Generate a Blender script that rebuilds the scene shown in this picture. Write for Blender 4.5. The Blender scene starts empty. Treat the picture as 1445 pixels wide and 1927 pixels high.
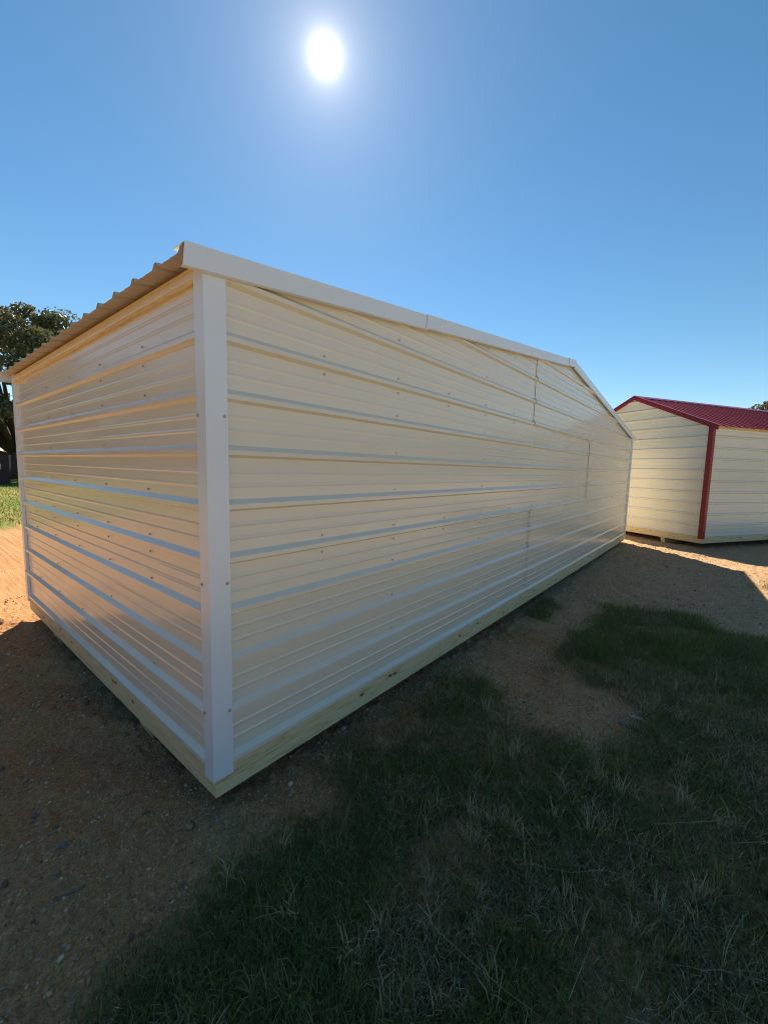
import bpy, math, random
import numpy as np
from mathutils import Matrix, Vector

rng = np.random.default_rng(7)
random.seed(7)
scene = bpy.context.scene
col = scene.collection

# ------------------------------------------------------------------ camera
Z0 = 0.24                                   # height of the wall sheets' lower edge above the ground
cam_d = bpy.data.cameras.new('camera')
cam_d.sensor_fit = 'VERTICAL'; cam_d.sensor_height = 36.0
cam_d.lens = 772.56 / 1927 * 36.0
cam_d.clip_start = 0.05; cam_d.clip_end = 3000
cam = bpy.data.objects.new('camera', cam_d); col.objects.link(cam)
yaw, pit, rol = 0.8835, -0.1054, 0.0236
fw = np.array([math.cos(pit) * math.sin(yaw), math.cos(pit) * math.cos(yaw), math.sin(pit)])
rt = np.array([math.cos(yaw), -math.sin(yaw), 0.0])
up = np.cross(rt, fw)
r2 = rt * math.cos(rol) + up * math.sin(rol); u2 = -rt * math.sin(rol) + up * math.cos(rol)
cam.matrix_world = Matrix(((r2[0], u2[0], -fw[0], -0.8442), (r2[1], u2[1], -fw[1], -1.6122),
                           (r2[2], u2[2], -fw[2], 1.3405 + Z0), (0, 0, 0, 1)))
scene.camera = cam

# ------------------------------------------------------------------ sky, sun, exposure
SUN = np.array([0.500, 0.556, 0.663]); SUN = SUN / np.linalg.norm(SUN)
SUN_EL = math.asin(SUN[2]); SUN_AZ = math.atan2(SUN[0], SUN[1])
world = bpy.data.worlds.new('World'); scene.world = world; world.use_nodes = True
wn = world.node_tree; wn.nodes.clear()
w_out = wn.nodes.new('ShaderNodeOutputWorld')
sky = wn.nodes.new('ShaderNodeTexSky'); sky.sky_type = 'NISHITA'; sky.sun_disc = False
sky.sun_elevation = SUN_EL; sky.sun_rotation = SUN_AZ
sky.altitude = 100; sky.air_density = 1.0; sky.dust_density = 0.03; sky.ozone_density = 4.0
bg = wn.nodes.new('ShaderNodeBackground'); bg.inputs['Strength'].default_value = 0.05
hsv = wn.nodes.new('ShaderNodeHueSaturation'); hsv.inputs['Saturation'].default_value = 1.2; hsv.inputs['Hue'].default_value = 0.494
wn.links.new(sky.outputs[0], hsv.inputs['Color']); wn.links.new(hsv.outputs[0], bg.inputs['Color'])
# bright air round the sun (aureole), a function of the angle to the sun only
geo = wn.nodes.new('ShaderNodeNewGeometry')
dot = wn.nodes.new('ShaderNodeVectorMath'); dot.operation = 'DOT_PRODUCT'
dot.inputs[1].default_value = tuple(-SUN)
wn.links.new(geo.outputs['Incoming'], dot.inputs[0])
def wmath(op, a, b=None):
    n = wn.nodes.new('ShaderNodeMath'); n.operation = op
    for i, v in enumerate((a, b)):
        if v is None: continue
        if isinstance(v, (int, float)): n.inputs[i].default_value = v
        else: wn.links.new(v, n.inputs[i])
    return n.outputs[0]
ang = wmath('ARCCOSINE', wmath('MINIMUM', dot.outputs['Value'], 0.999999))
def lobe(sig, amp): return wmath('MULTIPLY', wmath('EXPONENT', wmath('MULTIPLY', wmath('POWER', wmath('DIVIDE', ang, sig), 0.8), -1.0)), amp)
aure = wmath('ADD', wmath('ADD', lobe(0.0052, 4.0), lobe(0.030, 0.24)), lobe(0.11, 0.085))
bg2 = wn.nodes.new('ShaderNodeBackground'); bg2.inputs['Color'].default_value = (1.0, 0.97, 0.92, 1)
wn.links.new(aure, bg2.inputs['Strength'])
addw = wn.nodes.new('ShaderNodeAddShader')
wn.links.new(bg.outputs[0], addw.inputs[0]); wn.links.new(bg2.outputs[0], addw.inputs[1])
wn.links.new(addw.outputs[0], w_out.inputs['Surface'])

sun_d = bpy.data.lights.new('sun', 'SUN'); sun_d.energy = 3.5; sun_d.angle = math.radians(0.53)
sun_d.color = (1.0, 0.92, 0.80)
sun = bpy.data.objects.new('sun', sun_d); col.objects.link(sun)
sun.rotation_euler = Vector(-SUN).to_track_quat('-Z', 'Y').to_euler()
scene.view_settings.view_transform = 'Standard'; scene.view_settings.look = 'None'
scene.view_settings.exposure = 1.56; scene.view_settings.gamma = 1.0
scene.view_settings.use_curve_mapping = False
scene.view_settings.use_white_balance = True; scene.view_settings.white_balance_temperature = 7500
scene.cycles.filter_width = 1.05
scene.cycles.diffuse_bounces = 7; scene.cycles.max_bounces = 14

# ------------------------------------------------------------------ helpers
def mat(name):
    m = bpy.data.materials.new(name); m.use_nodes = True
    nt = m.node_tree; b = nt.nodes['Principled BSDF']
    return m, nt, b
def N(nt, t, **kw):
    n = nt.nodes.new(t)
    for k, v in kw.items():
        if hasattr(n, k): setattr(n, k, v)
        else: n.inputs[k.replace('_', ' ')].default_value = v
    return n
def ramp(nt, fac, stops, interp='LINEAR'):
    n = nt.nodes.new('ShaderNodeValToRGB'); n.color_ramp.interpolation = interp
    e = n.color_ramp.elements
    while len(e) < len(stops): e.new(0.5)
    for el, (p, c) in zip(e, stops):
        el.position = p; el.color = (*c, 1) if len(c) == 3 else c
    nt.links.new(fac, n.inputs['Fac']); return n.outputs['Color']
def mixc(nt, fac, a, b, blend='MIX'):
    n = nt.nodes.new('ShaderNodeMix'); n.data_type = 'RGBA'; n.blend_type = blend
    if isinstance(fac, (int, float)): n.inputs[0].default_value = fac
    else: nt.links.new(fac, n.inputs[0])
    for i, v in ((6, a), (7, b)):
        if isinstance(v, tuple): n.inputs[i].default_value = (*v, 1)
        else: nt.links.new(v, n.inputs[i])
    return n.outputs[2]
def objcoord(nt, scale=(1, 1, 1), kind='Object'):
    tc = nt.nodes.new('ShaderNodeTexCoord'); mp = nt.nodes.new('ShaderNodeMapping')
    mp.inputs['Scale'].default_value = scale
    nt.links.new(tc.outputs[kind], mp.inputs['Vector']); return mp.outputs['Vector']
def noise(nt, vec, scale, detail=3.0, rough=0.55):
    n = nt.nodes.new('ShaderNodeTexNoise'); n.inputs['Scale'].default_value = scale
    n.inputs['Detail'].default_value = detail; n.inputs['Roughness'].default_value = rough
    nt.links.new(vec, n.inputs['Vector']); return n.outputs['Fac']
def bump(nt, height, strength, dist, normal=None):
    n = nt.nodes.new('ShaderNodeBump'); n.inputs['Strength'].default_value = strength
    n.inputs['Distance'].default_value = dist
    nt.links.new(height, n.inputs['Height'])
    if normal is not None: nt.links.new(normal, n.inputs['Normal'])
    return n.outputs['Normal']

def painted_metal(name, base, rough=0.3, wave=0.03, dirt=0.025, coat=0.0):
    m, nt, b = mat(name)
    v = objcoord(nt); v2 = objcoord(nt, (1, 1, 2.2)); n3 = noise(nt, v, 1.6, 2.0)
    c = mixc(nt, ramp(nt, n3, [(0.1, (0, 0, 0)), (0.9, (1, 1, 1))]), base, tuple(x * (1 - dirt) for x in base))
    nt.links.new(c, b.inputs['Base Color'])
    b.inputs['Roughness'].default_value = rough
    b.inputs['Specular IOR Level'].default_value = 0.55
    b.inputs['Coat Weight'].default_value = coat; b.inputs['Coat Roughness'].default_value = 0.07
    geo_ = nt.nodes.new('ShaderNodeNewGeometry')
    nv = nt.nodes.new('ShaderNodeTexNoise'); nv.inputs['Scale'].default_value = 1.6; nv.inputs['Detail'].default_value = 1.0
    nt.links.new(v2, nv.inputs['Vector'])
    sb = nt.nodes.new('ShaderNodeVectorMath'); sb.operation = 'SUBTRACT'; sb.inputs[1].default_value = (0.5, 0.5, 0.5)
    nt.links.new(nv.outputs['Color'], sb.inputs[0])
    ml = nt.nodes.new('ShaderNodeVectorMath'); ml.operation = 'SCALE'; ml.inputs['Scale'].default_value = wave
    nt.links.new(sb.outputs[0], ml.inputs[0])
    ad = nt.nodes.new('ShaderNodeVectorMath'); ad.operation = 'ADD'
    nt.links.new(geo_.outputs['Normal'], ad.inputs[0]); nt.links.new(ml.outputs[0], ad.inputs[1])
    nz = nt.nodes.new('ShaderNodeVectorMath'); nz.operation = 'NORMALIZE'; nt.links.new(ad.outputs[0], nz.inputs[0])
    nrm = nz.outputs[0]
    nt.links.new(nrm, b.inputs['Normal'])
    return m
def wood(name, axis):
    m, nt, b = mat(name)
    s = [9.0, 9.0, 9.0]; s[axis] = 0.55
    v = objcoord(nt, tuple(s)); raw = objcoord(nt)
    big = noise(nt, objcoord(nt, (1.2, 1.2, 4)), 1.3, 2.0)
    # knots at fixed spots along the boards
    ks = [0.0, 0.0, 2.3]; ks[axis] = 1.0
    kv = objcoord(nt, tuple(ks)); kd = None
    spots = [(0.94, -0.05), (1.22, -0.035), (1.27, -0.04), (2.16, -0.05), (2.48, -0.03), (3.05, -0.08), (3.9, -0.04), (4.7, -0.07), (5.6, -0.05), (6.5, -0.03), (7.2, -0.06), (8.3, -0.05), (8.9, -0.08), (0.55, 1.9), (2.9, 1.88)]
    for q, (ku, kz) in enumerate(spots):
        dn = nt.nodes.new('ShaderNodeVectorMath'); dn.operation = 'DISTANCE'
        pt = [0.0, 0.0, (Z0 + kz) * 2.3]; pt[axis] = ku; dn.inputs[1].default_value = pt
        nt.links.new(kv, dn.inputs[0]); dv = dn.outputs['Value']
        if kd is None: kd = dv
        else:
            mn = nt.nodes.new('ShaderNodeMath'); mn.operation = 'MINIMUM'; nt.links.new(kd, mn.inputs[0]); nt.links.new(dv, mn.inputs[1]); kd = mn.outputs[0]
    kd0 = kd
    ksc = nt.nodes.new('ShaderNodeMath'); ksc.operation = 'DIVIDE'; ksc.inputs[0].default_value = 0.05
    kad = nt.nodes.new('ShaderNodeMath'); kad.operation = 'ADD'; kad.inputs[1].default_value = 0.06; nt.links.new(kd, kad.inputs[0]); nt.links.new(kad.outputs[0], ksc.inputs[1])
    kd = ksc.outputs[0]
    wv = nt.nodes.new('ShaderNodeTexNoise'); wv.inputs['Scale'].default_value = 3.2
    wv.inputs['Detail'].default_value = 4; wv.inputs['Distortion'].default_value = 0.35
    nt.links.new(v, wv.inputs['Vector'])
    mu = nt.nodes.new('ShaderNodeMath'); mu.operation = 'MULTIPLY_ADD'; mu.inputs[1].default_value = 9.0
    nt.links.new(wv.outputs['Fac'], mu.inputs[0]); 
    kk = nt.nodes.new('ShaderNodeMath'); kk.operation = 'MULTIPLY'; kk.inputs[1].default_value = 3.0
    nt.links.new(kd, kk.inputs[0]); nt.links.new(kk.outputs[0], mu.inputs[2])
    sn = nt.nodes.new('ShaderNodeMath'); sn.operation = 'SINE'; 
    m2 = nt.nodes.new('ShaderNodeMath'); m2.operation = 'MULTIPLY'; m2.inputs[1].default_value = 3.2
    nt.links.new(mu.outputs[0], m2.inputs[0]); nt.links.new(m2.outputs[0], sn.inputs[0])
    grain = ramp(nt, sn.outputs[0], [(0.0, (0.80, 0.64, 0.37)), (0.75, (0.74, 0.57, 0.30)), (1.0, (0.50, 0.34, 0.16))])
    tint = mixc(nt, big, grain, mixc(nt, 0.5, grain, (0.62, 0.53, 0.29)))
    fine = noise(nt, v, 14.0, 3.0)
    tint = mixc(nt, 0.35, tint, ramp(nt, fine, [(0.3, (0.58, 0.44, 0.23)), (0.7, (0.82, 0.67, 0.41))]))
    kmask = ramp(nt, kd0, [(0.012, (1, 1, 1)), (0.026, (0, 0, 0))])
    c = mixc(nt, kmask, tint, (0.10, 0.05, 0.025))
    nt.links.new(c, b.inputs['Base Color']); b.inputs['Roughness'].default_value = 0.65
    b.inputs['Specular IOR Level'].default_value = 0.3
    nt.links.new(bump(nt, fine, 0.3, 0.002), b.inputs['Normal'])
    return m
def plain(name, c, rough=0.6, var=0.15, scale=8.0, metallic=0.0, spec=0.5):
    m, nt, b = mat(name)
    n = noise(nt, objcoord(nt), scale, 4.0)
    nt.links.new(ramp(nt, n, [(0.3, tuple(x * (1 - var) for x in c)), (0.7, tuple(min(1, x * (1 + var)) for x in c))]), b.inputs['Base Color'])
    b.inputs['Roughness'].default_value = rough; b.inputs['Metallic'].default_value = metallic
    b.inputs['Specular IOR Level'].default_value = spec
    return m
def attr_mat(name, rough=0.6, spec=0.3, sub=0.0):
    m, nt, b = mat(name)
    a = nt.nodes.new('ShaderNodeAttribute'); a.attribute_name = 'tone'
    nt.links.new(a.outputs['Color'], b.inputs['Base Color'])
    b.inputs['Roughness'].default_value = rough; b.inputs['Specular IOR Level'].default_value = spec
    if sub > 0:
        out = nt.nodes['Material Output']
        tr = nt.nodes.new('ShaderNodeBsdfTranslucent'); nt.links.new(a.outputs['Color'], tr.inputs['Color'])
        mx = nt.nodes.new('ShaderNodeMixShader'); mx.inputs[0].default_value = sub
        nt.links.new(b.outputs[0], mx.inputs[1]); nt.links.new(tr.outputs[0], mx.inputs[2])
        nt.links.new(mx.outputs[0], out.inputs['Surface'])
    return m

M = {}
M['cream'] = painted_metal('cream painted steel', (0.74, 0.71, 0.59), 0.25, coat=0.28)
M['underside'] = painted_metal('roof sheet back coat', (0.46, 0.42, 0.36), 0.4)
M['white'] = painted_metal('white painted steel', (0.72, 0.81, 0.86), 0.30, 0.02, coat=0.2)
M['red'] = painted_metal('burgundy painted steel', (0.25, 0.010, 0.014), 0.33, 0.04)
M['wood_x'] = wood('pine grain x', 0); M['wood_y'] = wood('pine grain y', 1)
M['screw'] = plain('screw zinc', (0.50, 0.46, 0.40), 0.45, 0.1, 30, 0.3)
M['dark'] = plain('dark interior', (0.05, 0.045, 0.04), 0.9)
M['bark'] = plain('bark', (0.09, 0.07, 0.05), 0.9, 0.4, 6)
M['leaf'] = attr_mat('leaves', 0.42, 0.5, 0.25)
M['grass'] = attr_mat('grass blades', 0.5, 0.4, 0.38)
M['straw'] = attr_mat('straw', 0.6, 0.3, 0.1)
M['stone'] = attr_mat('gravel stones', 0.75, 0.3)

class MB:
    def __init__(self): self.v = []; self.f = []
    def add(self, vs, fs):
        o = len(self.v); self.v += [tuple(map(float, p)) for p in vs]; self.f += [tuple(i + o for i in f) for f in fs]
    def box(self, a, b):
        x0, y0, z0 = a; x1, y1, z1 = b
        self.add([(x0, y0, z0), (x1, y0, z0), (x1, y1, z0), (x0, y1, z0), (x0, y0, z1), (x1, y0, z1), (x1, y1, z1), (x0, y1, z1)],
                 [(0, 3, 2, 1), (4, 5, 6, 7), (0, 1, 5, 4), (1, 2, 6, 5), (2, 3, 7, 6), (3, 0, 4, 7)])
    def prism(self, poly, P, Q):
        """poly: points mapped by functions P and Q (the two ends)"""
        n = len(poly); a = [P(*p) for p in poly]; b = [Q(*p) for p in poly]
        self.add(a + b, [tuple(range(n))[::-1], tuple(range(n, 2 * n))] + [(i, (i + 1) % n, n + (i + 1) % n, n + i) for i in range(n)])
    def tube(self, pts, rad, seg=8):
        pts = [Vector(p) for p in pts]; rings = []
        for i, p in enumerate(pts):
            d = (pts[min(i + 1, len(pts) - 1)] - pts[max(i - 1, 0)]).normalized()
            a = d.orthogonal().normalized(); b = d.cross(a)
            rings.append([p + (a * math.cos(t) + b * math.sin(t)) * rad[i] for t in [2 * math.pi * k / seg for k in range(seg)]])
        vs = [q for r in rings for q in r]; fs = []
        for i in range(len(pts) - 1):
            for k in range(seg):
                fs.append((i * seg + k, i * seg + (k + 1) % seg, (i + 1) * seg + (k + 1) % seg, (i + 1) * seg + k))
        fs.append(tuple(range(seg))[::-1]); fs.append(tuple(range(len(vs) - seg, len(vs))))
        self.add(vs, fs)
    def mesh(self, name):
        me = bpy.data.meshes.new(name); me.from_pydata(self.v, [], self.f); me.update(); return me
    def build(self, name, m, parent=None, bevel=0.0, smooth=False):
        o = bpy.data.objects.new(name, self.mesh(name)); col.objects.link(o)
        o.data.materials.append(m)
        if parent is not None: o.parent = parent
        if smooth:
            for p in o.data.polygons: p.use_smooth = True
        if bevel:
            bv = o.modifiers.new('bevel', 'BEVEL'); bv.width = bevel; bv.segments = 2; bv.limit_method = 'ANGLE'
        return o
def fast_mesh(name, V, T, tone, m, quads=None):
    """big triangle (or quad) meshes straight from arrays, with a colour per vertex"""
    F = T if quads is None else quads
    k = F.shape[1]
    me = bpy.data.meshes.new(name)
    me.vertices.add(len(V)); me.vertices.foreach_set('co', V.astype(np.float32).ravel())
    me.loops.add(F.size); me.loops.foreach_set('vertex_index', F.astype(np.int32).ravel())
    me.polygons.add(len(F)); me.polygons.foreach_set('loop_start', np.arange(0, F.size, k, dtype=np.int32))
    me.update(calc_edges=True)
    if tone is not None:
        a = me.color_attributes.new('tone', 'FLOAT_COLOR', 'POINT')
        a.data.foreach_set('color', np.concatenate([tone, np.ones((len(V), 1))], 1).astype(np.float32).ravel())
    me.materials.append(m); me.validate()
    o = bpy.data.objects.new(name, me); col.objects.link(o); return o
def tag(o, label=None, cat=None, group=None, kind=None):
    if label: o['label'] = label
    if cat: o['category'] = cat
    if group: o['group'] = group
    if kind: o['kind'] = kind
    return o
def empty(name, loc=(0, 0, 0), rz=0.0):
    o = bpy.data.objects.new(name, None); col.objects.link(o); o.location = loc; o.rotation_euler = (0, 0, rz)
    o.empty_display_size = 0.2; return o

# numpy value noise
_perm = rng.random((64, 64))
def vnoise(x, y, s):
    x = np.asarray(x) * s; y = np.asarray(y) * s
    xi = np.floor(x).astype(int); yi = np.floor(y).astype(int); fx = x - xi; fy = y - yi
    fx = fx * fx * (3 - 2 * fx); fy = fy * fy * (3 - 2 * fy)
    g = lambda a, b: _perm[a % 64, b % 64]
    return (g(xi, yi) * (1 - fx) + g(xi + 1, yi) * fx) * (1 - fy) + (g(xi, yi + 1) * (1 - fx) + g(xi + 1, yi + 1) * fx) * fy
def inpoly(px, py, poly):
    px = np.asarray(px); r = np.zeros(px.shape, bool); n = len(poly)
    for i in range(n):
        x0, y0 = poly[i]; x1, y1 = poly[(i + 1) % n]
        c = ((y0 > py) != (y1 > py))
        with np.errstate(divide='ignore', invalid='ignore'):
            xx = (x1 - x0) * (py - y0) / (y1 - y0 + 1e-12) + x0
        r ^= c & (px < xx)
    return r
def sstep(a, b, x):
    t = np.clip((x - a) / (b - a), 0, 1); return t * t * (3 - 2 * t)

# ------------------------------------------------------------------ ground
LAWN = [(-0.75, -0.55), (-0.576, -0.363), (-0.459, -0.295), (-0.357, -0.278), (-0.218, -0.254), (-0.133, -0.325), (0.031, -0.391), (0.265, -0.41),
        (0.435, -0.297), (0.602, -0.163), (0.875, -0.109), (1.216, -0.13), (1.639, -0.106), (1.932, -0.07), (2.076, -0.229),
        (1.931, -0.431), (1.744, -0.631), (1.632, -0.849), (1.489, -1.047), (1.587, -1.346), (1.895, -1.509), (2.284, -1.419),
        (2.4, -1.117), (2.379, -0.753), (3.043, -0.625), (4.517, -0.718), (4.925, -1.15), (4.664, -1.607), (4.42, -2.073),
        (3.4, -2.5), (2.2, -2.6), (0.4, -2.35), (-0.7, -1.5)]
TUFT1 = [(3.881, 0.091), (4.287, 0.009), (3.997, -0.299), (3.617, -0.328), (3.587, -0.11)]
TUFT2 = [(6.871, -2.084), (7.408, -2.255), (7.3, -2.9), (6.4, -2.8), (6.585, -2.205)]
TALL = [(2.379, -0.753), (3.043, -0.625), (4.517, -0.718), (4.925, -1.15), (4.664, -1.607), (4.42, -2.3), (3.3, -2.2), (2.6, -1.35), (2.3, -1.0)]
def lawn_mask(x, y, jit=0.0):
    if jit:
        x = x + (vnoise(x, y, 5.0) - .5) * jit + (vnoise(x + 9, y, 17.0) - .5) * jit * 0.7
        y = y + (vnoise(x, y + 5, 5.3) - .5) * jit + (vnoise(x, y + 3, 19.0) - .5) * jit * 0.7
    m = inpoly(x, y, LAWN) | inpoly(x, y, TUFT1) | inpoly(x, y, TUFT2)
    far = (y > 11.5 + 1.2 * (vnoise(x, y, 0.5) - .5)) | (y < -45) | (x < -15 + 3 * vnoise(x, y, .3))
    return m | far
def ground_h(x, y):
    x = np.asarray(x, float); y = np.asarray(y, float)
    near = np.exp(-((x / 30) ** 2 + (y / 30) ** 2))
    h = 0.07 * sstep(4.0, 9.5, x) * near
    h = h + near * (0.030 * (vnoise(x + 31, y + 7, 0.9) - .5) + 0.022 * (vnoise(x, y, 2.7) - .5) + 0.010 * (vnoise(x + 3, y + 11, 8.0) - .5))
    clod = np.maximum(vnoise(x + 5, y + 2, 19.0) - 0.5, 0) * 0.040 + np.maximum(vnoise(x, y + 8, 43.0) - 0.45, 0) * 0.022
    h = h + near * clod
    # wheel ruts in the dirt left of the shed
    s = x * 0.80 + y * 0.60
    for c, w, a in ((0.10, 0.07, 0.018), (0.42, 0.09, -0.028), (0.68, 0.05, 0.030), (1.02, 0.10, -0.03), (1.30, 0.05, 0.03), (1.75, 0.10, -0.03), (2.05, 0.05, 0.03), (2.6, 0.12, -0.03)):
        h = h + a * np.exp(-((s - c + 0.12 * (vnoise(x, y, 1.5) - .5)) / w) ** 2) * sstep(0.4, -0.3, x) * near
    # low ridge of scraped soil in the sunny strip before the far shed
    t = (x - 9.0) * 0.60 + (y + 1.1) * 0.0
    h = h + 0.05 * np.exp(-(((x - 8.75 - 0.25 * (y + 1)) / 0.14) ** 2)) * (vnoise(x, y, 6.0)) * sstep(0.3, -0.3, y)
    h = h + 1.2 * (sstep(60, 300, np.hypot(x, y))) * (vnoise(x + 900, y + 900, 0.01) - .3)
    return h
def axis(lo, hi, step, far):
    a = np.arange(lo, hi, step); r = [hi]; s = step
    while r[-1] < far: s *= 1.13; r.append(r[-1] + s)
    l = [lo]; s = step
    while l[-1] > -far: s *= 1.13; l.append(l[-1] - s)
    return np.concatenate([np.array(l[1:][::-1]), a, np.array(r)])
gx = axis(-1.6, 5.2, 0.016, 900.0); gy = axis(-2.2, 3.6, 0.016, 900.0)
GX, GY = np.meshgrid(gx, gy, indexing='ij')
GZ = ground_h(GX, GY)
nx, ny = GX.shape
idx = np.arange(nx * ny).reshape(nx, ny)
quads = np.stack([idx[:-1, :-1], idx[1:, :-1], idx[1:, 1:], idx[:-1, 1:]], -1).reshape(-1, 4)
gm = np.zeros(GX.shape)
for k_ in range(6):
    gm += lawn_mask(GX + 0.07 * math.cos(k_ * 1.05), GY + 0.07 * math.sin(k_ * 1.05), 0.35)
gm = gm / 6 * (0.35 + 0.65 * sstep(0.25, 0.6, vnoise(GX + 40, GY + 13, 3.3)))
gm = np.where(np.hypot(GX, GY) > 10, np.minimum(1, gm * 1.6), gm)
# soften the lawn edge a little
fxg = GX.ravel(); fyg = GY.ravel()
tone = np.stack([gm.ravel(), inpoly(fxg, fyg, TALL).astype(float), (np.hypot(fxg, fyg) > 10).astype(float)], 1)

def ground_material():
    m, nt, b = mat('red gravelly dirt')
    v = objcoord(nt)
    n1 = noise(nt, v, 0.8, 5.0, 0.6); n2 = noise(nt, v, 6.0, 5.0, 0.65); n3 = noise(nt, v, 45.0, 4.0, 0.7)
    soil = ramp(nt, n1, [(0.3, (0.46, 0.21, 0.085)), (0.5, (0.52, 0.265, 0.115)), (0.72, (0.57, 0.34, 0.17))])
    sx = nt.nodes.new('ShaderNodeSeparateXYZ'); nt.links.new(v, sx.inputs[0])
    df = nt.nodes.new('ShaderNodeMath'); df.operation = 'SUBTRACT'; nt.links.new(sx.outputs[0], df.inputs[0]); nt.links.new(sx.outputs[1], df.inputs[1])
    ds = nt.nodes.new('ShaderNodeMath'); ds.operation = 'MULTIPLY_ADD'; ds.inputs[1].default_value = 0.09; nt.links.new(df.outputs[0], ds.inputs[0]); nt.links.new(n1, ds.inputs[2])
    # the lot turns from orange clay on the left to tan sandy gravel on the right and in front
    soil = mixc(nt, ramp(nt, ds.outputs[0], [(0.62, (0, 0, 0)), (1.05, (0.85, 0.85, 0.85))]), soil, (0.50, 0.385, 0.25))
    dy = nt.nodes.new('ShaderNodeMath'); dy.operation = 'MULTIPLY_ADD'; dy.inputs[1].default_value = -0.45; dy.inputs[2].default_value = -1.25
    nt.links.new(sx.outputs[1], dy.inputs[0])
    dn = nt.nodes.new('ShaderNodeMath'); dn.operation = 'ADD'; nt.links.new(dy.outputs[0], dn.inputs[0]); nt.links.new(n1, dn.inputs[1])
    soil = mixc(nt, ramp(nt, dn.outputs[0], [(0.5, (0, 0, 0)), (0.9, (1, 1, 1))]), soil, (0.62, 0.56, 0.45))  # pale unseen ground behind the camera, added to bounce light onto shaded walls
    soil = mixc(nt, ramp(nt, n2, [(0.35, (0, 0, 0)), (0.7, (0.55, 0.55, 0.55))]), soil, (0.36, 0.18, 0.085))
    soil = mixc(nt, ramp(nt, n3, [(0.45, (0, 0, 0)), (0.75, (0.8, 0.8, 0.8))]), soil, (0.56, 0.37, 0.21))
    vo = nt.nodes.new('ShaderNodeTexVoronoi'); vo.inputs['Scale'].default_value = 75.0
    nt.links.new(v, vo.inputs['Vector'])
    vo2 = nt.nodes.new('ShaderNodeTexVoronoi'); vo2.inputs['Scale'].default_value = 170.0
    nt.links.new(v, vo2.inputs['Vector'])
    peb = mixc(nt, 0.55, vo.outputs['Color'], (0.5, 0.5, 0.5))
    soil = mixc(nt, 0.34, soil, mixc(nt, 1.0, soil, ramp(nt, vo.outputs['Color'], [(0.0, (0.42, 0.42, 0.42)), (0.6, (0.95, 0.9, 0.85)), (1.0, (1.7, 1.6, 1.5))]), 'MULTIPLY'))
    soil = mixc(nt, 0.5, soil, mixc(nt, 1.0, soil, ramp(nt, vo2.outputs['Color'], [(0.0, (0.35, 0.35, 0.35)), (1.0, (1.6, 1.55, 1.5))]), 'MULTIPLY'))
    a = nt.nodes.new('ShaderNodeAttribute'); a.attribute_name = 'tone'
    sp = nt.nodes.new('ShaderNodeSeparateColor'); nt.links.new(a.outputs['Color'], sp.inputs[0])
    thatch = ramp(nt, n3, [(0.3, (0.11, 0.09, 0.045)), (0.55, (0.18, 0.155, 0.07)), (0.75, (0.30, 0.23, 0.125))])
    farg = ramp(nt, n2, [(0.3, (0.12, 0.165, 0.032)), (0.6, (0.18, 0.22, 0.05)), (0.8, (0.25, 0.24, 0.08))])
    turf = mixc(nt, sp.outputs[2], thatch, farg)
    c = mixc(nt, sp.outputs[0], soil, turf)
    nt.links.new(c, b.inputs['Base Color']); b.inputs['Roughness'].default_value = 0.92
    b.inputs['Specular IOR Level'].default_value = 0.15
    nrm = bump(nt, n3, 0.9, 0.02)
    nrm = bump(nt, vo.outputs['Distance'], 0.6, 0.006, nrm)
    nrm = bump(nt, vo2.outputs['Distance'], 0.5, 0.003, nrm)
    nt.links.new(nrm, b.inputs['Normal'])
    return m
M['ground'] = ground_material()
ground = fast_mesh('ground', np.stack([GX.ravel(), GY.ravel(), GZ.ravel()], 1), None, tone, M['ground'], quads)
ground.data.polygons.foreach_set('use_smooth', np.ones(len(ground.data.polygons), bool))
ground['kind'] = 'structure'

# ------------------------------------------------------------------ sheds
P = 0.2286                      # major rib spacing
RIBH = 0.021
def rib_profile(z0, z1, raised=0.0):
    """(z, depth) break points of ribbed steel between z0 and z1, ribs starting at every multiple of P"""
    pts = []
    k0 = int(math.floor(z0 / P)) - 1; k1 = int(math.ceil(z1 / P)) + 1
    for k in range(k0, k1):
        b = k * P
        pts += [(b, 0), (b + 0.011, RIBH), (b + 0.031, RIBH), (b + 0.052, 0)]
        for c in (b + 0.050 + (P - 0.05) / 3, b + 0.050 + 2 * (P - 0.05) / 3):
            pts += [(c - 0.010, 0), (c - 0.003, 0.0021), (c + 0.003, 0.0021), (c + 0.010, 0)]
    def at(z):
        for (a, d0), (c, d1) in zip(pts, pts[1:]):
            if a <= z <= c: return d0 + (d1 - d0) * (z - a) / max(c - a, 1e-9)
        return 0
    return [(z0, at(z0) + raised)] + [(z, d + raised) for z, d in pts if z0 + 1e-4 < z < z1 - 1e-4] + [(z1, at(z1) + raised)]

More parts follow.
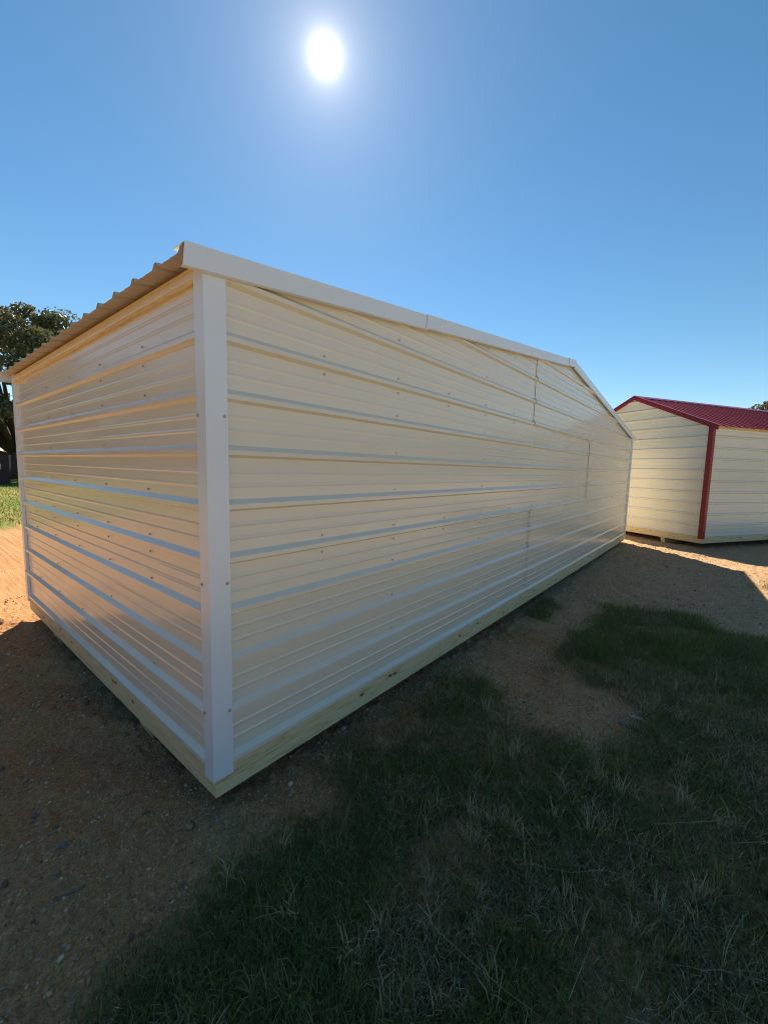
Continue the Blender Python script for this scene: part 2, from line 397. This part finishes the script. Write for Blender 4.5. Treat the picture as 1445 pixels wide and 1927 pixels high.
def build_shed(name, loc, rz, W, L, ze, slope, trim, roofm, rows, side_rows, label, rim_joints, over=0.10, rake_h=0.085, rake_breaks=(), roofz=None):
    root = empty(name, loc, rz); tag(root, label, 'shed', 'metal sheds on the lot')
    half = W / 2
    zr0 = Z0 + ze                                    # underside of the roof over the eave wall (local z)
    roof = lambda x: zr0 + slope * min(x, W - x)
    # walls: front gable y=0, back gable y=L, sides x=0 and x=W ; (u, z, n) -> local
    walls = {'front': (lambda u, z, n: (u, -n, z), W, True), 'back': (lambda u, z, n: (u, L + n, z), W, True),
             'left': (lambda u, z, n: (-n, u, z), L, False), 'right': (lambda u, z, n: (W + n, u, z), L, False)}
    def sheet(w, za, zb, ua, ub, raised):
        f, U, gable = walls[w]; prof = [(Z0 + z, n) for z, n in rib_profile(za, zb, raised)]
        b = MB(); us = np.arange(0, 1.0001, 1 / 8)
        lim = []
        for z, n in prof:
            a, c = ua, ub
            if gable and z > zr0:
                m = (z - zr0) / slope; a = max(a, m); c = min(c, U - m)
            lim.append((min(a, max(c, a)), max(c, a) if c > a else a))
        for (z, n), (z2, n2), (a, c), (a2, c2) in zip(prof, prof[1:], lim, lim[1:]):
            if c - a < 1e-4: continue
            steps = 1
            for s in range(steps):
                b.add([f(a + (c - a) * s / steps, z, n), f(a + (c - a) * (s + 1) / steps, z, n), f(a2 + (c2 - a2) * (s + 1) / steps, z2, n2), f(a2 + (c2 - a2) * s / steps, z2, n2)], [(0, 1, 2, 3)])
        return b.build('wall_panel', M['cream'], root)
    scr = MB(); scr_pts = []
    def screw(w, u, z, n):
        scr_pts.append((w, u, z, n))
    ztop = ze + slope * half
    for w in ('front', 'back', 'left', 'right'):
        f, U, gable = walls[w]
        rr = rows if gable else side_rows
        for ri, (za, zb, cuts) in enumerate(rr):
            zb = min(zb, ztop - 0.01) if gable else min(zb, ze - 0.0)
            ed = [0.012] + list(cuts) + [U - 0.012]
            for ci in range(len(ed) - 1):
                sheet(w, za - (0.0015 if ri else 0), zb + (0.048 if zb < (ztop - .05 if gable else ze - .05) else 0), ed[ci] - (0.04 if ci else 0), ed[ci + 1], 0.0016 * ri + 0.0045 * ci)
            for cpos in cuts:
                z = za + 0.06
                while z < zb - 0.02:
                    if not gable or Z0 + z < roof(cpos) - .08: screw(w, cpos - 0.015, z, 0.004 + 0.0016 * ri)
                    z += 0.114
        # screw lines
        ks = int(ze / P) + (int(slope * half / P) if gable else 0)
        for k in range(0, ks + 1):
            u = 0.61; j = 1
            while u < U - 0.2:
                lap = k % 4 == 0 and k > 0
                if lap or j % 2 == 0 or (not gable and (k + j) % 2 == 0):
                    for dz in ((0.068, -0.020) if lap else (0.068,)):
                        z = k * P + dz
                        if k == 0: z = 0.024
                        if Z0 + z < (roof(u) if gable else zr0) - 0.06: screw(w, u + 0.004 * math.sin(k * 7 + j), z, 0.003 + 0.0016 * (k // 4) if k else RIBH)
                u += 0.61; j += 1
    if label:
        for w, u, z, n in scr_pts:
            f = walls[w][0]
            ring = lambda r, h: [f(u + r * math.cos(t), Z0 + z + r * math.sin(t), n + h) for t in [math.pi / 3 * i for i in range(6)]]
            a, b2, c, d = ring(0.0066, 0.0), ring(0.0066, 0.002), ring(0.0043, 0.002), ring(0.004, 0.0055)
            q = lambda o1, o2: [(o1 + i, o1 + (i + 1) % 6, o2 + (i + 1) % 6, o2 + i) for i in range(6)]
            scr.add(a + b2 + c + d, q(0, 6) + q(12, 18) + [tuple(range(6, 12)), tuple(range(18, 24))])
        o = scr.build('wall_screws', M['screw'], root); o['kind'] = 'stuff'
    # corner trims: L-shaped flashing, proud of the ribs
    e = 0.0245; wd = 0.069; wf = 0.051; t = 0.0025
    for cx, sx in ((0, 1), (W, -1)):
        for cy, sy in ((0, 1), (L, -1)):
            poly = [(-e, -e), (wd, -e), (wd + 0.006, -0.002), (wd + 0.004, -0.002), (wd - t, -e + t), (-e + t, -e + t), (-e + t, wf - t), (-0.002, wf + 0.004), (-0.002, wf + 0.006), (-e, wf)]
            pts = [(cx + sx * a, cy + sy * b) for a, b in poly]
            b = MB(); b.prism(pts, lambda x, y: (x, y, Z0 - 0.032), lambda x, y: (x, y, roof(cx) + slope * 0.0 + (0.03 * slope)))
            ct = b.build('corner_trim', M[trim], root)
            for k in (1.45, 3.95, 7.0):
                for du, side in ((0.054, 0), (0.038, 1)):
                    sb = MB(); z = Z0 + (k - .28) * P
                    if side == 0: fn = lambda a, h: (cx + sx * (du + 0.0), cy - sy * (e + h), z)
                    c0 = Vector((cx + sx * du, cy - sy * e, z)) if side == 0 else Vector((cx - sx * e, cy + sy * du, z))
                    dv = Vector((0, -sy, 0)) if side == 0 else Vector((-sx, 0, 0))
                    sb.tube([c0 - dv * 0.001, c0 + dv * 0.002], [0.0078, 0.0078], 8)
                    sb.tube([c0 + dv * 0.002, c0 + dv * 0.0075], [0.005, 0.0045], 6)
                    sb.build('screw', M['screw'], ct)
    # rim boards under the sheets
    rb = 0.127
    for w, U, ax in (('front', W, 0), ('back', W, 0), ('left', L, 1), ('right', L, 1)):
        ed = [0.0] + [j for j in rim_joints if 0.3 < j < U - 0.3] * (1 if ax == 0 else 0) + [U]
        for i, (a, c) in enumerate(zip(ed, ed[1:])):
            b = MB(); off = -0.005
            a2 = a + (0.0015 if i else off); c2 = c - 0.0015 if c < U else U - off
            if ax == 0:
                y0 = off if w == 'front' else L - 0.033
                b.box((a2, y0, Z0 - rb), (c2, y0 + 0.038, Z0 + 0.004))
            else:
                x0 = off if w == 'left' else W - 0.033
                b.box((x0, 0.034, Z0 - rb), (x0 + 0.038, L - 0.034, Z0 + 0.003))
            b.build('rim_board', M['wood_x' if ax == 0 else 'wood_y'], root, 0.002)
    # floor deck and skids
    b = MB(); b.box((0.03, 0.03, Z0 - 0.01), (W - 0.03, L - 0.03, Z0 + 0.01)); b.build('floor_deck', M['wood_x'], root)
    along_x = W > L
    S = L if along_x else W; T = W if along_x else L
    for p in (0.24 * S, 0.77 * S):
        b = MB()
        h0, h1 = -0.10, Z0 - rb - 0.001
        for q in ((p - 0.047, p - 0.002), (p + 0.002, p + 0.047)):
            if along_x:
                b.prism([(0.012, h1), (0.018, h1 - 0.05), (0.09, h0), (T - 0.09, h0), (T - 0.018, h1 - 0.05), (T - 0.012, h1)], lambda x, z: (x, q[0], z), lambda x, z: (x, q[1], z))
            else:
                b.prism([(0.012, h1), (0.018, h1 - 0.05), (0.09, h0), (T - 0.09, h0), (T - 0.018, h1 - 0.05), (T - 0.012, h1)], lambda y, z: (q[0], y, z), lambda y, z: (q[1], y, z))
        b.build('skid_runner', M['wood_x' if along_x else 'wood_y'], root)
    # top plates under the eaves
    for x0 in (-0.021, W - 0.017):
        b = MB(); b.box((x0, 0.03, zr0 - 0.075), (x0 + 0.038, L - 0.03, zr0 - 0.012)); b.build('top_plate', M['wood_y'], root)
    # roof sheets, ribs running down the slope
    ro = 0.04                                        # overhang past the gables
    y = -ro; nsh = 0
    while y < L + ro - 0.02:
        y2 = min(y + 4 * P, L + ro)
        prof = rib_profile(y + ro, y2 + ro + (0.04 if y2 < L + ro - .01 else 0), 0.0012 * (nsh % 2))
        for side in (0, 1):
            b = MB()
            for (ya, na), (yb, nb) in zip(prof, prof[1:]):
                q = []
                for x, yy, n in ((-over, ya, na), (half - 0.001, ya, na), (half - 0.001, yb, nb), (-over, yb, nb)):
                    z = zr0 + slope * x + n + 0.004
                    q.append(((x if side == 0 else W - x), yy - ro, z))
                b.add(q, [(0, 1, 2, 3)])
            b.build('roof_panel', M[roofm], root)
        y = y2; nsh += 1
    b = MB()
    b.prism([(half - 0.14, -slope * 0.14 + 0.028), (half, 0.034), (half + 0.14, -slope * 0.14 + 0.028), (half + 0.14, -slope * 0.14 + 0.025), (half, 0.031), (half - 0.14, -slope * 0.14 + 0.025)],
            lambda x, z: (x, -ro - 0.002, roof(half) + z), lambda x, z: (x, L + ro + 0.002, roof(half) + z))
    b.build('ridge_cap', M[roofm], root)
    # rake trims on both gables
    for gy_, sg in ((0, -1), (L, 1)):
        yf = gy_ + sg * (ro + 0.008)
        segs = []
        br = [-over - 0.004] + list(rake_breaks) + [half]
        for side in (0, 1):
            bb = br if side == 0 else [-over - 0.004, half]
            for i, (a, c) in enumerate(zip(bb, bb[1:])):
                b = MB(); o = 0.0045 * i
                top = 0.030; 
                prof = [(0, top), (0, top - rake_h), (-sg * 0.018 * 1, top - rake_h - 0.004), (-sg * 0.018, top - rake_h - 0.002), (-sg * 0.0022, top - rake_h + 0.003), (-sg * 0.0022, top - 0.0022), (-sg * 0.10, top - 0.0022), (-sg * 0.10, top)]
                ln = c + (0.03 if c < half else 0)
                def E(x, tilt=0.0):
                    return lambda dy, dz: ((x + tilt * dz if side == 0 else W - x - tilt * dz), yf + dy + sg * o, zr0 + slope * x + dz + o)
                b.prism(prof, E(a, 0.12 if i else 0.10 if side == 0 else 0.0), E(ln, 0.0))
                b.build('rake_trim', M[trim], root)
    return root

rows = [(0, 4 * P, [3.655]), (4 * P, 8 * P, [6.0]), (8 * P, 13 * P, [3.61])]
srows = [(0, 4 * P, []), (4 * P, 8 * P, []), (8 * P, 9.2 * P, [])]
build_shed('metal_shed', (0, 0, 0), 0, 9.57, 3.58, 2.122, 0.1235, 'white', 'underside', rows, srows,
           'large cream ribbed metal shed with white corner and roof trim in the foreground', (1.85, 4.91, 7.5), rake_breaks=(1.45, 4.5))
g = np.array([0.509, 0.861]); c2 = np.array([9.855, -1.361]); W2 = 3.62
o2 = c2 + g * W2
rows2 = [(0, 4 * P, []), (4 * P, 8 * P, []), (8 * P, 12 * P, []), (12 * P, 15 * P, [])]
srows2 = [(0, 4 * P, []), (4 * P, 8 * P, []), (8 * P, 10.2 * P, [])]
build_shed('metal_shed', (float(o2[0]), float(o2[1]), 0.071), math.atan2(-g[1], -g[0]), W2, 7.3, 2.315, 0.445, 'red', 'red', rows2, srows2,
           'smaller cream metal shed with burgundy red roof and corner trim behind at right', (), over=0.12, rake_h=0.10)

# ------------------------------------------------------------------ trees and far things
def leaf_cloud(centres, radii, per, size, base, flat=0.75):
    """leaf-sized quads spread through clumps; returns vertices, quads, colours"""
    cs = np.repeat(centres, per, 0); rs = np.repeat(radii, per); n = len(cs)
    d = rng.normal(size=(n, 3)); d /= np.linalg.norm(d, axis=1)[:, None]
    p = cs + d * (rs * rng.random(n) ** 0.45)[:, None] * np.array([1, 1, flat])
    a = rng.normal(size=(n, 3)); a /= np.linalg.norm(a, axis=1)[:, None]
    b = np.cross(a, rng.normal(size=(n, 3))); b /= np.linalg.norm(b, axis=1)[:, None]
    s = (size * (0.55 + 0.9 * rng.random(n)))[:, None]
    V = np.stack([p - a * s, p + b * s * 0.45, p + a * s, p - b * s * 0.45], 1).reshape(-1, 3)
    Q = np.arange(4 * n).reshape(n, 4)
    t = np.array(base) * (0.6 + 0.8 * rng.random((n, 1))) * (1 + 0.25 * rng.normal(size=(n, 3)) * np.array([0.6, 0.3, 0.4]))
    return V, Q, np.repeat(np.clip(t, 0.005, 1), 4, 0)
def make_tree(name, label, loc, crown_c, crown_r, nclump, per, clump_r, leaf, trunk_r, base=(0.14, 0.145, 0.07), lift=0.0):
    root = empty(name, (loc[0], loc[1], float(ground_h(loc[0], loc[1])) - 0.05)); tag(root, label, 'tree')
    c = np.array(crown_c); r = np.array(crown_r)
    d = rng.normal(size=(nclump, 3)); d /= np.linalg.norm(d, axis=1)[:, None]
    d[:, 2] = np.where(d[:, 2] < -0.55, -d[:, 2], d[:, 2])
    pos = c + d * r * (0.45 + 0.55 * rng.random((nclump, 1)) ** 0.5)
    rad = clump_r * (0.6 + 0.8 * rng.random(nclump))
    V, Q, t = leaf_cloud(pos, rad, per, leaf, base, 0.6)
    o = fast_mesh('crown', V, None, t, M['leaf'], Q); o.parent = root
    b = MB(); fork = Vector((0, 0, max(1.2, c[2] - r[2] * 0.75)))
    b.tube([(0, 0, -0.2), (0.05, 0.02, fork.z * 0.5), fork], [trunk_r * 1.35, trunk_r, trunk_r * 0.85], 10)
    for k in rng.choice(nclump, min(nclump, 34), replace=False):
        e = Vector(pos[k]); m1 = fork.lerp(e, 0.45) + Vector((0, 0, 0.12 * (e - fork).length))
        b.tube([fork - Vector((0, 0, 0.3)), m1, e], [trunk_r * 0.5, trunk_r * 0.25, 0.02], 6)
    b.build('trunk', M['bark'], root, smooth=True)
    return root
make_tree('oak_tree', 'big spreading dark green tree beyond the far left end of the large shed', (6.2, 43.0),
          (1.3, 0, 7.3), (8.5, 6.3, 6.7), 190, 330, 1.15, 0.15, 0.5)
make_tree('broadleaf_tree', 'distant tree crown rising behind the red roof at the right edge', (45.5, -4.7),
          (0, 0, 5.6), (2.0, 2.0, 2.6), 50, 200, 0.7, 0.13, 0.25)
# wood round the lot, out of frame: one mass, seen only mirrored in the glossy walls
cen = []; rad = []
for a in np.radians(np.arange(96, 352, 1.6)):
    R_ = 52 + 10 * random.random() if a < math.radians(200) else 85 + 15 * random.random()
    H_ = 11 + 3 * random.random() if a < math.radians(200) else 8 + 2 * random.random()
    for k in range(9):
        cen.append((R_ * math.cos(a) + random.gauss(0, 1.5), R_ * math.sin(a) + random.gauss(0, 1.5), H_ * (k + 0.6) / 9)); rad.append(1.7 + random.random())
V, Q, t = leaf_cloud(np.array(cen), np.array(rad), 48, 0.6, (0.05, 0.065, 0.022))
tag(fast_mesh('distant_woods', V, None, t, M['leaf'], Q), 'dark wood edge all round the lot beyond the grass', 'woods', kind='stuff')

# small dark shed far left
M['maroon'] = plain('maroon siding', (0.055, 0.018, 0.018), 0.7, 0.15, 3)
M['glass'] = plain('window pane', (0.35, 0.36, 0.36), 0.15, 0.1, 2)
M['trailer'] = plain('trailer skin', (0.42, 0.45, 0.50), 0.4, 0.08, 2)
M['rubber'] = plain('rubber', (0.02, 0.02, 0.02), 0.8)
root = empty('garden_shed', (1.9, 33.6, 0.0)); tag(root, 'small dark maroon shed on the grass under the big tree at left edge', 'shed')
for k in range(9):
    b = MB(); z = 0.12 + k * 0.2; b.prism([(0, z), (-0.02, z), (-0.006, z + 0.196), (0, z + 0.196)], lambda y, zz: (0, y, zz), lambda y, zz: (2.4, y, zz)); b.build('siding_board', M['maroon'], root)
b = MB(); b.box((0, 0.002, 0.1), (2.4, 2.6, 1.92)); b.build('wall', M['maroon'], root)
b = MB(); b.prism([(-0.15, 1.88), (1.2, 2.35), (2.55, 1.88), (2.55, 1.95), (1.2, 2.43), (-0.15, 1.95)], lambda x, z: (x, -0.15, z), lambda x, z: (x, 2.75, z)); b.build('roof', M['maroon'], root)
b = MB(); b.prism([(0, 1.9), (2.4, 1.9), (1.2, 2.34)], lambda x, z: (x, 0.0, z), lambda x, z: (x, 2.6, z)); b.build('gable', M['maroon'], root)
for x in (0.5, 1.45):
    b = MB(); b.box((x, -0.05, 0.98), (x + 0.55, -0.024, 1.32)); w = b.build('window', M['trailer'], root)
    b = MB(); b.box((x + 0.04, -0.055, 1.02), (x + 0.51, -0.052, 1.28)); b.build('pane', M['glass'], w)
root = empty('cargo_trailer', (6.3, 46.2, 0.0)); tag(root, 'pale grey enclosed trailer parked behind the small maroon shed', 'trailer')
b = MB(); b.box((-0.2, 0, 0.55), (4.2, 2.0, 2.55)); b.build('body', M['trailer'], root, 0.05)
for k in range(10):
    b = MB(); b.box((-0.1 + k * 0.43, -0.02, 0.6), (-0.06 + k * 0.43, -0.001, 2.5)); b.build('rib', M['trailer'], root)
b = MB(); b.box((-0.2, 0.1, 0.42), (4.2, 1.9, 0.55)); b.build('frame', M['rubber'], root)
for x in (1.5, 2.4):
    b = MB(); b.tube([(x, -0.03, 0.33), (x, 0.2, 0.33)], [0.33, 0.33], 20); b.build('wheel', M['rubber'], root)

# ------------------------------------------------------------------ grass, straw, gravel
def blades(n, x, y, h, w, lean, tone):
    """n curved blades: a quad and a tip each"""
    z = ground_h(x, y) - 0.004
    az = rng.random(n) * 2 * math.pi; fa = az + rng.normal(0, 0.9, n)
    dx, dy = np.cos(az), np.sin(az); sx, sy = -np.sin(fa), np.cos(fa)
    l1, l2 = lean * 0.35, lean
    B = np.stack([x, y, z], 1)
    S = np.stack([sx * w, sy * w, 0 * w], 1) * 0.5
    D = np.stack([dx, dy, 0 * dx], 1)
    mid = B + D * (h * np.sin(l1) * 0.55)[:, None]; mid[:, 2] += h * np.cos(l1) * 0.55
    tip = mid + D * (h * np.sin(l2) * 0.5)[:, None]; tip[:, 2] += h * np.cos(l2) * 0.5
    V = np.stack([B - S, B + S, mid + S * 0.8, mid - S * 0.8, tip], 1).reshape(-1, 3)
    o = np.arange(n)[:, None] * 5
    T = np.concatenate([o + np.array([[0, 1, 2]]), o + np.array([[0, 2, 3]]), o + np.array([[3, 2, 4]])], 0)
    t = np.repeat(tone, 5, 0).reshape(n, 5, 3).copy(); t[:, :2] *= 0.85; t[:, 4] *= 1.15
    return V, T, t.reshape(-1, 3)
def sample_lawn(n, x0, x1, y0, y1):
    x = rng.uniform(x0, x1, n); y = rng.uniform(y0, y1, n)
    sg = 0.03 + 0.09 * (rng.random(n) < 0.35)
    jx = x + rng.normal(0, 1, n) * sg; jy = y + rng.normal(0, 1, n) * sg
    k = lawn_mask(jx, jy, 0.35) & ~((y > -0.02) & (y < 3.6) & (x > -0.02) & (x < 9.6))
    return x[k], y[k]
Vs, Ts, Cs, off = [], [], [], 0
def push(V, T, C):
    global off
    Vs.append(V); Ts.append(T + off); Cs.append(C); off += len(V)
GREEN = np.array([0.155, 0.225, 0.045]); OLIVE = np.array([0.255, 0.245, 0.085]); DRY = np.array([0.54, 0.42, 0.24]); BROWN = np.array([0.20, 0.13, 0.085])
for (n, x0, x1, y0, y1) in ((190000, -0.9, 2.2, -2.4, 0.15), (95000, 2.2, 5.0, -3.0, -0.5), (26000, 1.2, 4.4, -4.6, -2.4), (9000, 3.5, 4.4, -0.4, 0.15), (8000, 6.3, 7.5, -3.0, -2.0)):
    x, y = sample_lawn(n, x0, x1, y0, y1); m = len(x)
    tall = inpoly(x, y, TALL)
    dryf = sstep(0.42, 0.72, 0.6 * vnoise(x + 2, y + 4, 2.3) + 0.4 * vnoise(x + 7, y, 7.0))
    dryf = np.where(tall, dryf * 0.35 + 0.03, dryf * 0.62 + 0.07)
    thin = vnoise(x + 40, y + 13, 3.3)
    keep = (rng.random(m) < np.where(tall, 0.45 + 0.9 * thin, 0.60 + 0.7 * thin)); x, y, tall, dryf, thin = x[keep], y[keep], tall[keep], dryf[keep], thin[keep]; m = len(x)
    isdry = rng.random(m) < dryf
    tone_ = np.where(isdry[:, None], DRY * rng.uniform(0.45, 1.25, (m, 1)), GREEN + (OLIVE - GREEN) * rng.random((m, 1)))
    tone_ = np.where((isdry & (rng.random(m) < 0.25))[:, None], BROWN, tone_) * rng.uniform(0.6, 1.25, (m, 1))
    h = np.where(tall, rng.uniform(0.04, 0.12, m), rng.uniform(0.025, 0.07, m)) * (0.7 + 0.6 * thin)
    lean = np.where(isdry, rng.uniform(0.9, 1.6, m), rng.uniform(0.5, 1.5, m))
    push(*blades(m, x, y, h, rng.uniform(0.0018, 0.0042, m), lean, tone_))
# longer tufts and pale dead clumps standing out of the turf
tx = rng.uniform(-0.6, 3.4, 420); ty = rng.uniform(-2.3, -0.1, 420)
k = lawn_mask(tx, ty, 0.3); tx, ty = tx[k], ty[k]
rep = rng.integers(8, 34, len(tx)); isd = np.repeat(rng.random(len(tx)) < 0.55, rep)
x = np.repeat(tx, rep) + rng.normal(0, 0.016, rep.sum()); y = np.repeat(ty, rep) + rng.normal(0, 0.016, rep.sum()); m = len(x)
k = y < -0.03; x, y, isd = x[k], y[k], isd[k]; m = len(x)
tn = np.where(isd[:, None], DRY * rng.uniform(0.6, 1.25, (m, 1)), OLIVE * rng.uniform(0.6, 1.3, (m, 1)))
push(*blades(m, x, y, rng.uniform(0.05, 0.14, m), rng.uniform(0.0018, 0.005, m), rng.uniform(0.3, 1.5, m), tn))
# sunlit field far left
n = 26000; x = rng.uniform(-3, 9, n); y = 11.5 + 32 * rng.random(n) ** 1.3
k = lawn_mask(x, y, 0.2); x, y = x[k], y[k]; m = len(x)
push(*blades(m, x, y, rng.uniform(0.05, 0.12, m), rng.uniform(0.01, 0.03, m), rng.uniform(0.2, 1.3, m), np.array([0.16, 0.21, 0.045]) * rng.uniform(0.6, 1.3, (m, 1))))
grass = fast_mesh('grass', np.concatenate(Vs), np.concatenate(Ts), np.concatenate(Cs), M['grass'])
tag(grass, 'short patchy green grass with dry tan blades growing out of the dirt', 'grass', kind='stuff')

# long dry stems lying over the grass
def stems(spec):
    b = MB(); 
    for (x, y, a, ln, r) in spec:
        bend = random.gauss(0, 0.05); pts = []; z0 = 0.02 + 0.05 * random.random(); rise = random.uniform(-0.02, 0.06)
        for i in range(5):
            t = i / 4 - 0.5; aa = a + bend * t * 2
            px, py = x + math.cos(aa) * ln * t, y + math.sin(aa) * ln * t
            pts.append((px, py, float(ground_h(px, py)) + z0 + rise * (t + 0.5) + 0.012 * math.sin(3 * t)))
        b.tube(pts, [r, r, r * 0.9, r * 0.7, r * 0.35], 4)
    return b
spec = []
for i in range(470):
    u = random.random()
    if u < 0.62:
        x = random.gauss(1.75, 0.55); y = random.gauss(-1.62, 0.38)
    else:
        x = random.uniform(0.0, 3.2); y = random.uniform(-2.1, -0.35)
    if not lawn_mask(np.array([x]), np.array([y]), 0.0)[0] and random.random() < 0.45: continue
    if y > -0.08: continue
    a = random.gauss(-0.55, 0.55) if u < 0.62 else random.uniform(0, 2 * math.pi)
    spec.append((x, y, a, min(0.42, 0.05 + random.expovariate(9.0)), random.uniform(0.0006, 0.0014)))
b = stems(spec); o = b.build('dry_straw', M['straw'])
a_ = o.data.color_attributes.new('tone', 'FLOAT_COLOR', 'POINT')
ns = len(b.v) // 20
tc = np.repeat(np.array([[0.36, 0.30, 0.17]]) * rng.uniform(0.45, 1.15, (ns, 1)), 20, 0)
a_.data.foreach_set('color', np.concatenate([tc, np.ones((len(tc), 1))], 1).astype(np.float32).ravel())
tag(o, 'long dry straw stems scattered over the grass and bare patch', 'straw', kind='stuff')

# pebbles on the dirt
ICO_V = []; ph = (1 + 5 ** 0.5) / 2
for s1 in (-1, 1):
    for s2 in (-1, 1): ICO_V += [(0, s1, s2 * ph), (s1, s2 * ph, 0), (s2 * ph, 0, s1)]
ICO_V = np.array(ICO_V) / math.hypot(1, ph)
ICO_F = [(i, j, k) for i in range(12) for j in range(i + 1, 12) for k in range(j + 1, 12)
         if all(abs(np.linalg.norm(ICO_V[a] - ICO_V[c]) - 1.0515) < 0.01 for a, c in ((i, j), (j, k), (i, k)))]
ICO_F = np.array([f if np.dot(np.cross(ICO_V[f[1]] - ICO_V[f[0]], ICO_V[f[2]] - ICO_V[f[0]]), ICO_V[f[0]]) > 0 else (f[0], f[2], f[1]) for f in ICO_F])
def pebbles(x, y, r):
    n = len(x); z = ground_h(x, y)
    sc = r[:, None] * rng.uniform(0.6, 1.25, (n, 3)) * np.array([1, 1, 0.7])
    v = ICO_V[None] * (1 + 0.22 * rng.normal(size=(n, 12, 1))) * sc[:, None]
    a = rng.random(n) * 6.283; ca, sa = np.cos(a)[:, None], np.sin(a)[:, None]
    vx = v[..., 0] * ca - v[..., 1] * sa; vy = v[..., 0] * sa + v[..., 1] * ca
    V = np.stack([vx + x[:, None], vy + y[:, None], v[..., 2] + (z + r * 0.25)[:, None]], -1).reshape(-1, 3)
    F = (ICO_F[None] + (np.arange(n) * 12)[:, None, None]).reshape(-1, 3)
    pal = np.array([[0.48, 0.31, 0.20], [0.42, 0.24, 0.14], [0.56, 0.42, 0.29], [0.30, 0.20, 0.14], [0.66, 0.55, 0.42], [0.52, 0.29, 0.15]])
    c = pal[rng.choice(6, n, p=[.3, .26, .16, .16, .04, .08])] * rng.uniform(0.5, 1.3, (n, 1))
    return V, F, np.repeat(c, 12, 0)
PV, PF, PC, po = [], [], [], 0
for (n, x0, x1, y0, y1, rm) in ((46000, -1.3, 1.6, -1.4, 1.9, 0.0029), (13000, 0.5, 5.5, -1.7, 0.2, 0.0038), (14000, 4.5, 9.6, -3.2, 0.1, 0.0042), (6000, -1.0, 1.0, 1.5, 4.6, 0.0045)):
    x = rng.uniform(x0, x1, n); y = rng.uniform(y0, y1, n)
    k = ~lawn_mask(x, y, 0.25) | (rng.random(n) < 0.06)
    k &= rng.random(n) < 0.35 + 0.9 * vnoise(x + 21, y + 33, 2.2)
    x, y = x[k], y[k]; r = rm * np.exp(rng.normal(0, 0.5, len(x)))
    V, F, C_ = pebbles(x, y, r); PV.append(V); PF.append(F + po); PC.append(C_); po += len(V)
tag(fast_mesh('gravel', np.concatenate(PV), np.concatenate(PF), np.concatenate(PC), M['stone']), 'small reddish gravel stones scattered over the dirt', 'gravel', kind='stuff')

# single stones and sticks one can point at
def stone(x, y, r, label, c, sq=0.6):
    d = rng.normal(size=(42, 3)); 
    import bmesh
    bm = bmesh.new(); bmesh.ops.create_icosphere(bm, subdivisions=2, radius=1.0)
    for v in bm.verts:
        p = v.co.copy(); k = 1 + 0.16 * math.sin(p.x * 3.1 + x * 50) + 0.14 * math.sin(p.y * 3.7 + y * 40) + 0.12 * math.sin(p.z * 4.3 + p.x * 2)
        v.co = Vector((p.x * r * k * 1.2, p.y * r * k * 0.85, p.z * r * k * sq))
    me = bpy.data.meshes.new('stone'); bm.to_mesh(me); bm.free()
    o = bpy.data.objects.new('stone', me); col.objects.link(o); me.materials.append(plain('stone ' + label[:12], c, 0.8, 0.25, 40))
    o.location = (x, y, float(ground_h(x, y)) + r * sq * 0.35); o.rotation_euler = (0.2, 0.1, x * 9)
    tag(o, label, 'stone', 'loose stones on the dirt'); return o
stone(-0.475, 0.369, 0.020, 'flat grey brown stone on the shaded dirt left of the near shed corner', (0.20, 0.16, 0.14))
stone(-0.511, 0.621, 0.016, 'small dark stone on the dirt near the left edge above the flat stone', (0.15, 0.12, 0.11))
stone(2.164, -1.30, 0.035, 'pale stone lying in the bare patch among straw at right', (0.36, 0.28, 0.21), 0.45)
stone(2.021, -1.248, 0.026, 'brown clod of soil beside the pale stone in the bare patch', (0.26, 0.17, 0.12), 0.5)
stone(2.112, -0.067, 0.020, 'light reddish stone on the dirt close under the long wall', (0.42, 0.29, 0.22))
stone(1.388, -0.367, 0.014, 'small orange red chip lying in the grass by the long wall', (0.34, 0.10, 0.05), 0.4)
def stick(x0, y0, x1, y1, w, h, label, c):
    p = Vector((x0, y0, 0)); q = Vector((x1, y1, 0)); d = (q - p); L_ = d.length; a = math.atan2(d.y, d.x)
    b = MB(); n = 8; ring = []
    for i in range(n + 1):
        t = i / n; ww = w * (1 - 0.55 * t) * (1 + 0.18 * math.sin(9 * t + x0 * 30)); hh = h * (1 - 0.4 * t); s_ = 0.02 * L_ * math.sin(4 * t)
        if i in (0, n): ww *= 0.55
        ring.append([(L_ * t, -ww / 2 + s_, 0), (L_ * t, ww / 2 + s_, 0), (L_ * t, ww / 2 * 0.8 + s_, hh), (L_ * t, -ww / 2 * 0.7 + s_, hh)])
    vs = [v for r in ring for v in r]; fs = [(0, 1, 2, 3), tuple(len(vs) - 4 + i for i in (3, 2, 1, 0))]
    for i in range(n):
        for k in range(4): fs.append((i * 4 + k, i * 4 + (k + 1) % 4, i * 4 + 4 + (k + 1) % 4, i * 4 + 4 + k))
    b.add(vs, fs); o = b.build('wood_splinter', plain('weathered wood ' + label[:8], c, 0.8, 0.3, 60))
    o.location = (x0, y0, float(max(ground_h(x0, y0), ground_h(x1, y1))) + 0.003); o.rotation_euler = (0, 0, a)
    tag(o, label, 'stick', 'splinters of wood on the dirt'); return o
stick(-0.466, 0.087, -0.56, 0.115, 0.016, 0.006, 'broad brown wood splinter on the shaded dirt at far left', (0.20, 0.13, 0.085))
stick(-0.595, -0.262, -0.482, -0.236, 0.009, 0.006, 'thin grey wood splinter on the dirt near the bottom left corner', (0.30, 0.26, 0.22))
stick(0.469, 0.07, 0.555, 0.085, 0.022, 0.010, 'short brown wood scrap lying just under the long wall board', (0.24, 0.14, 0.08))
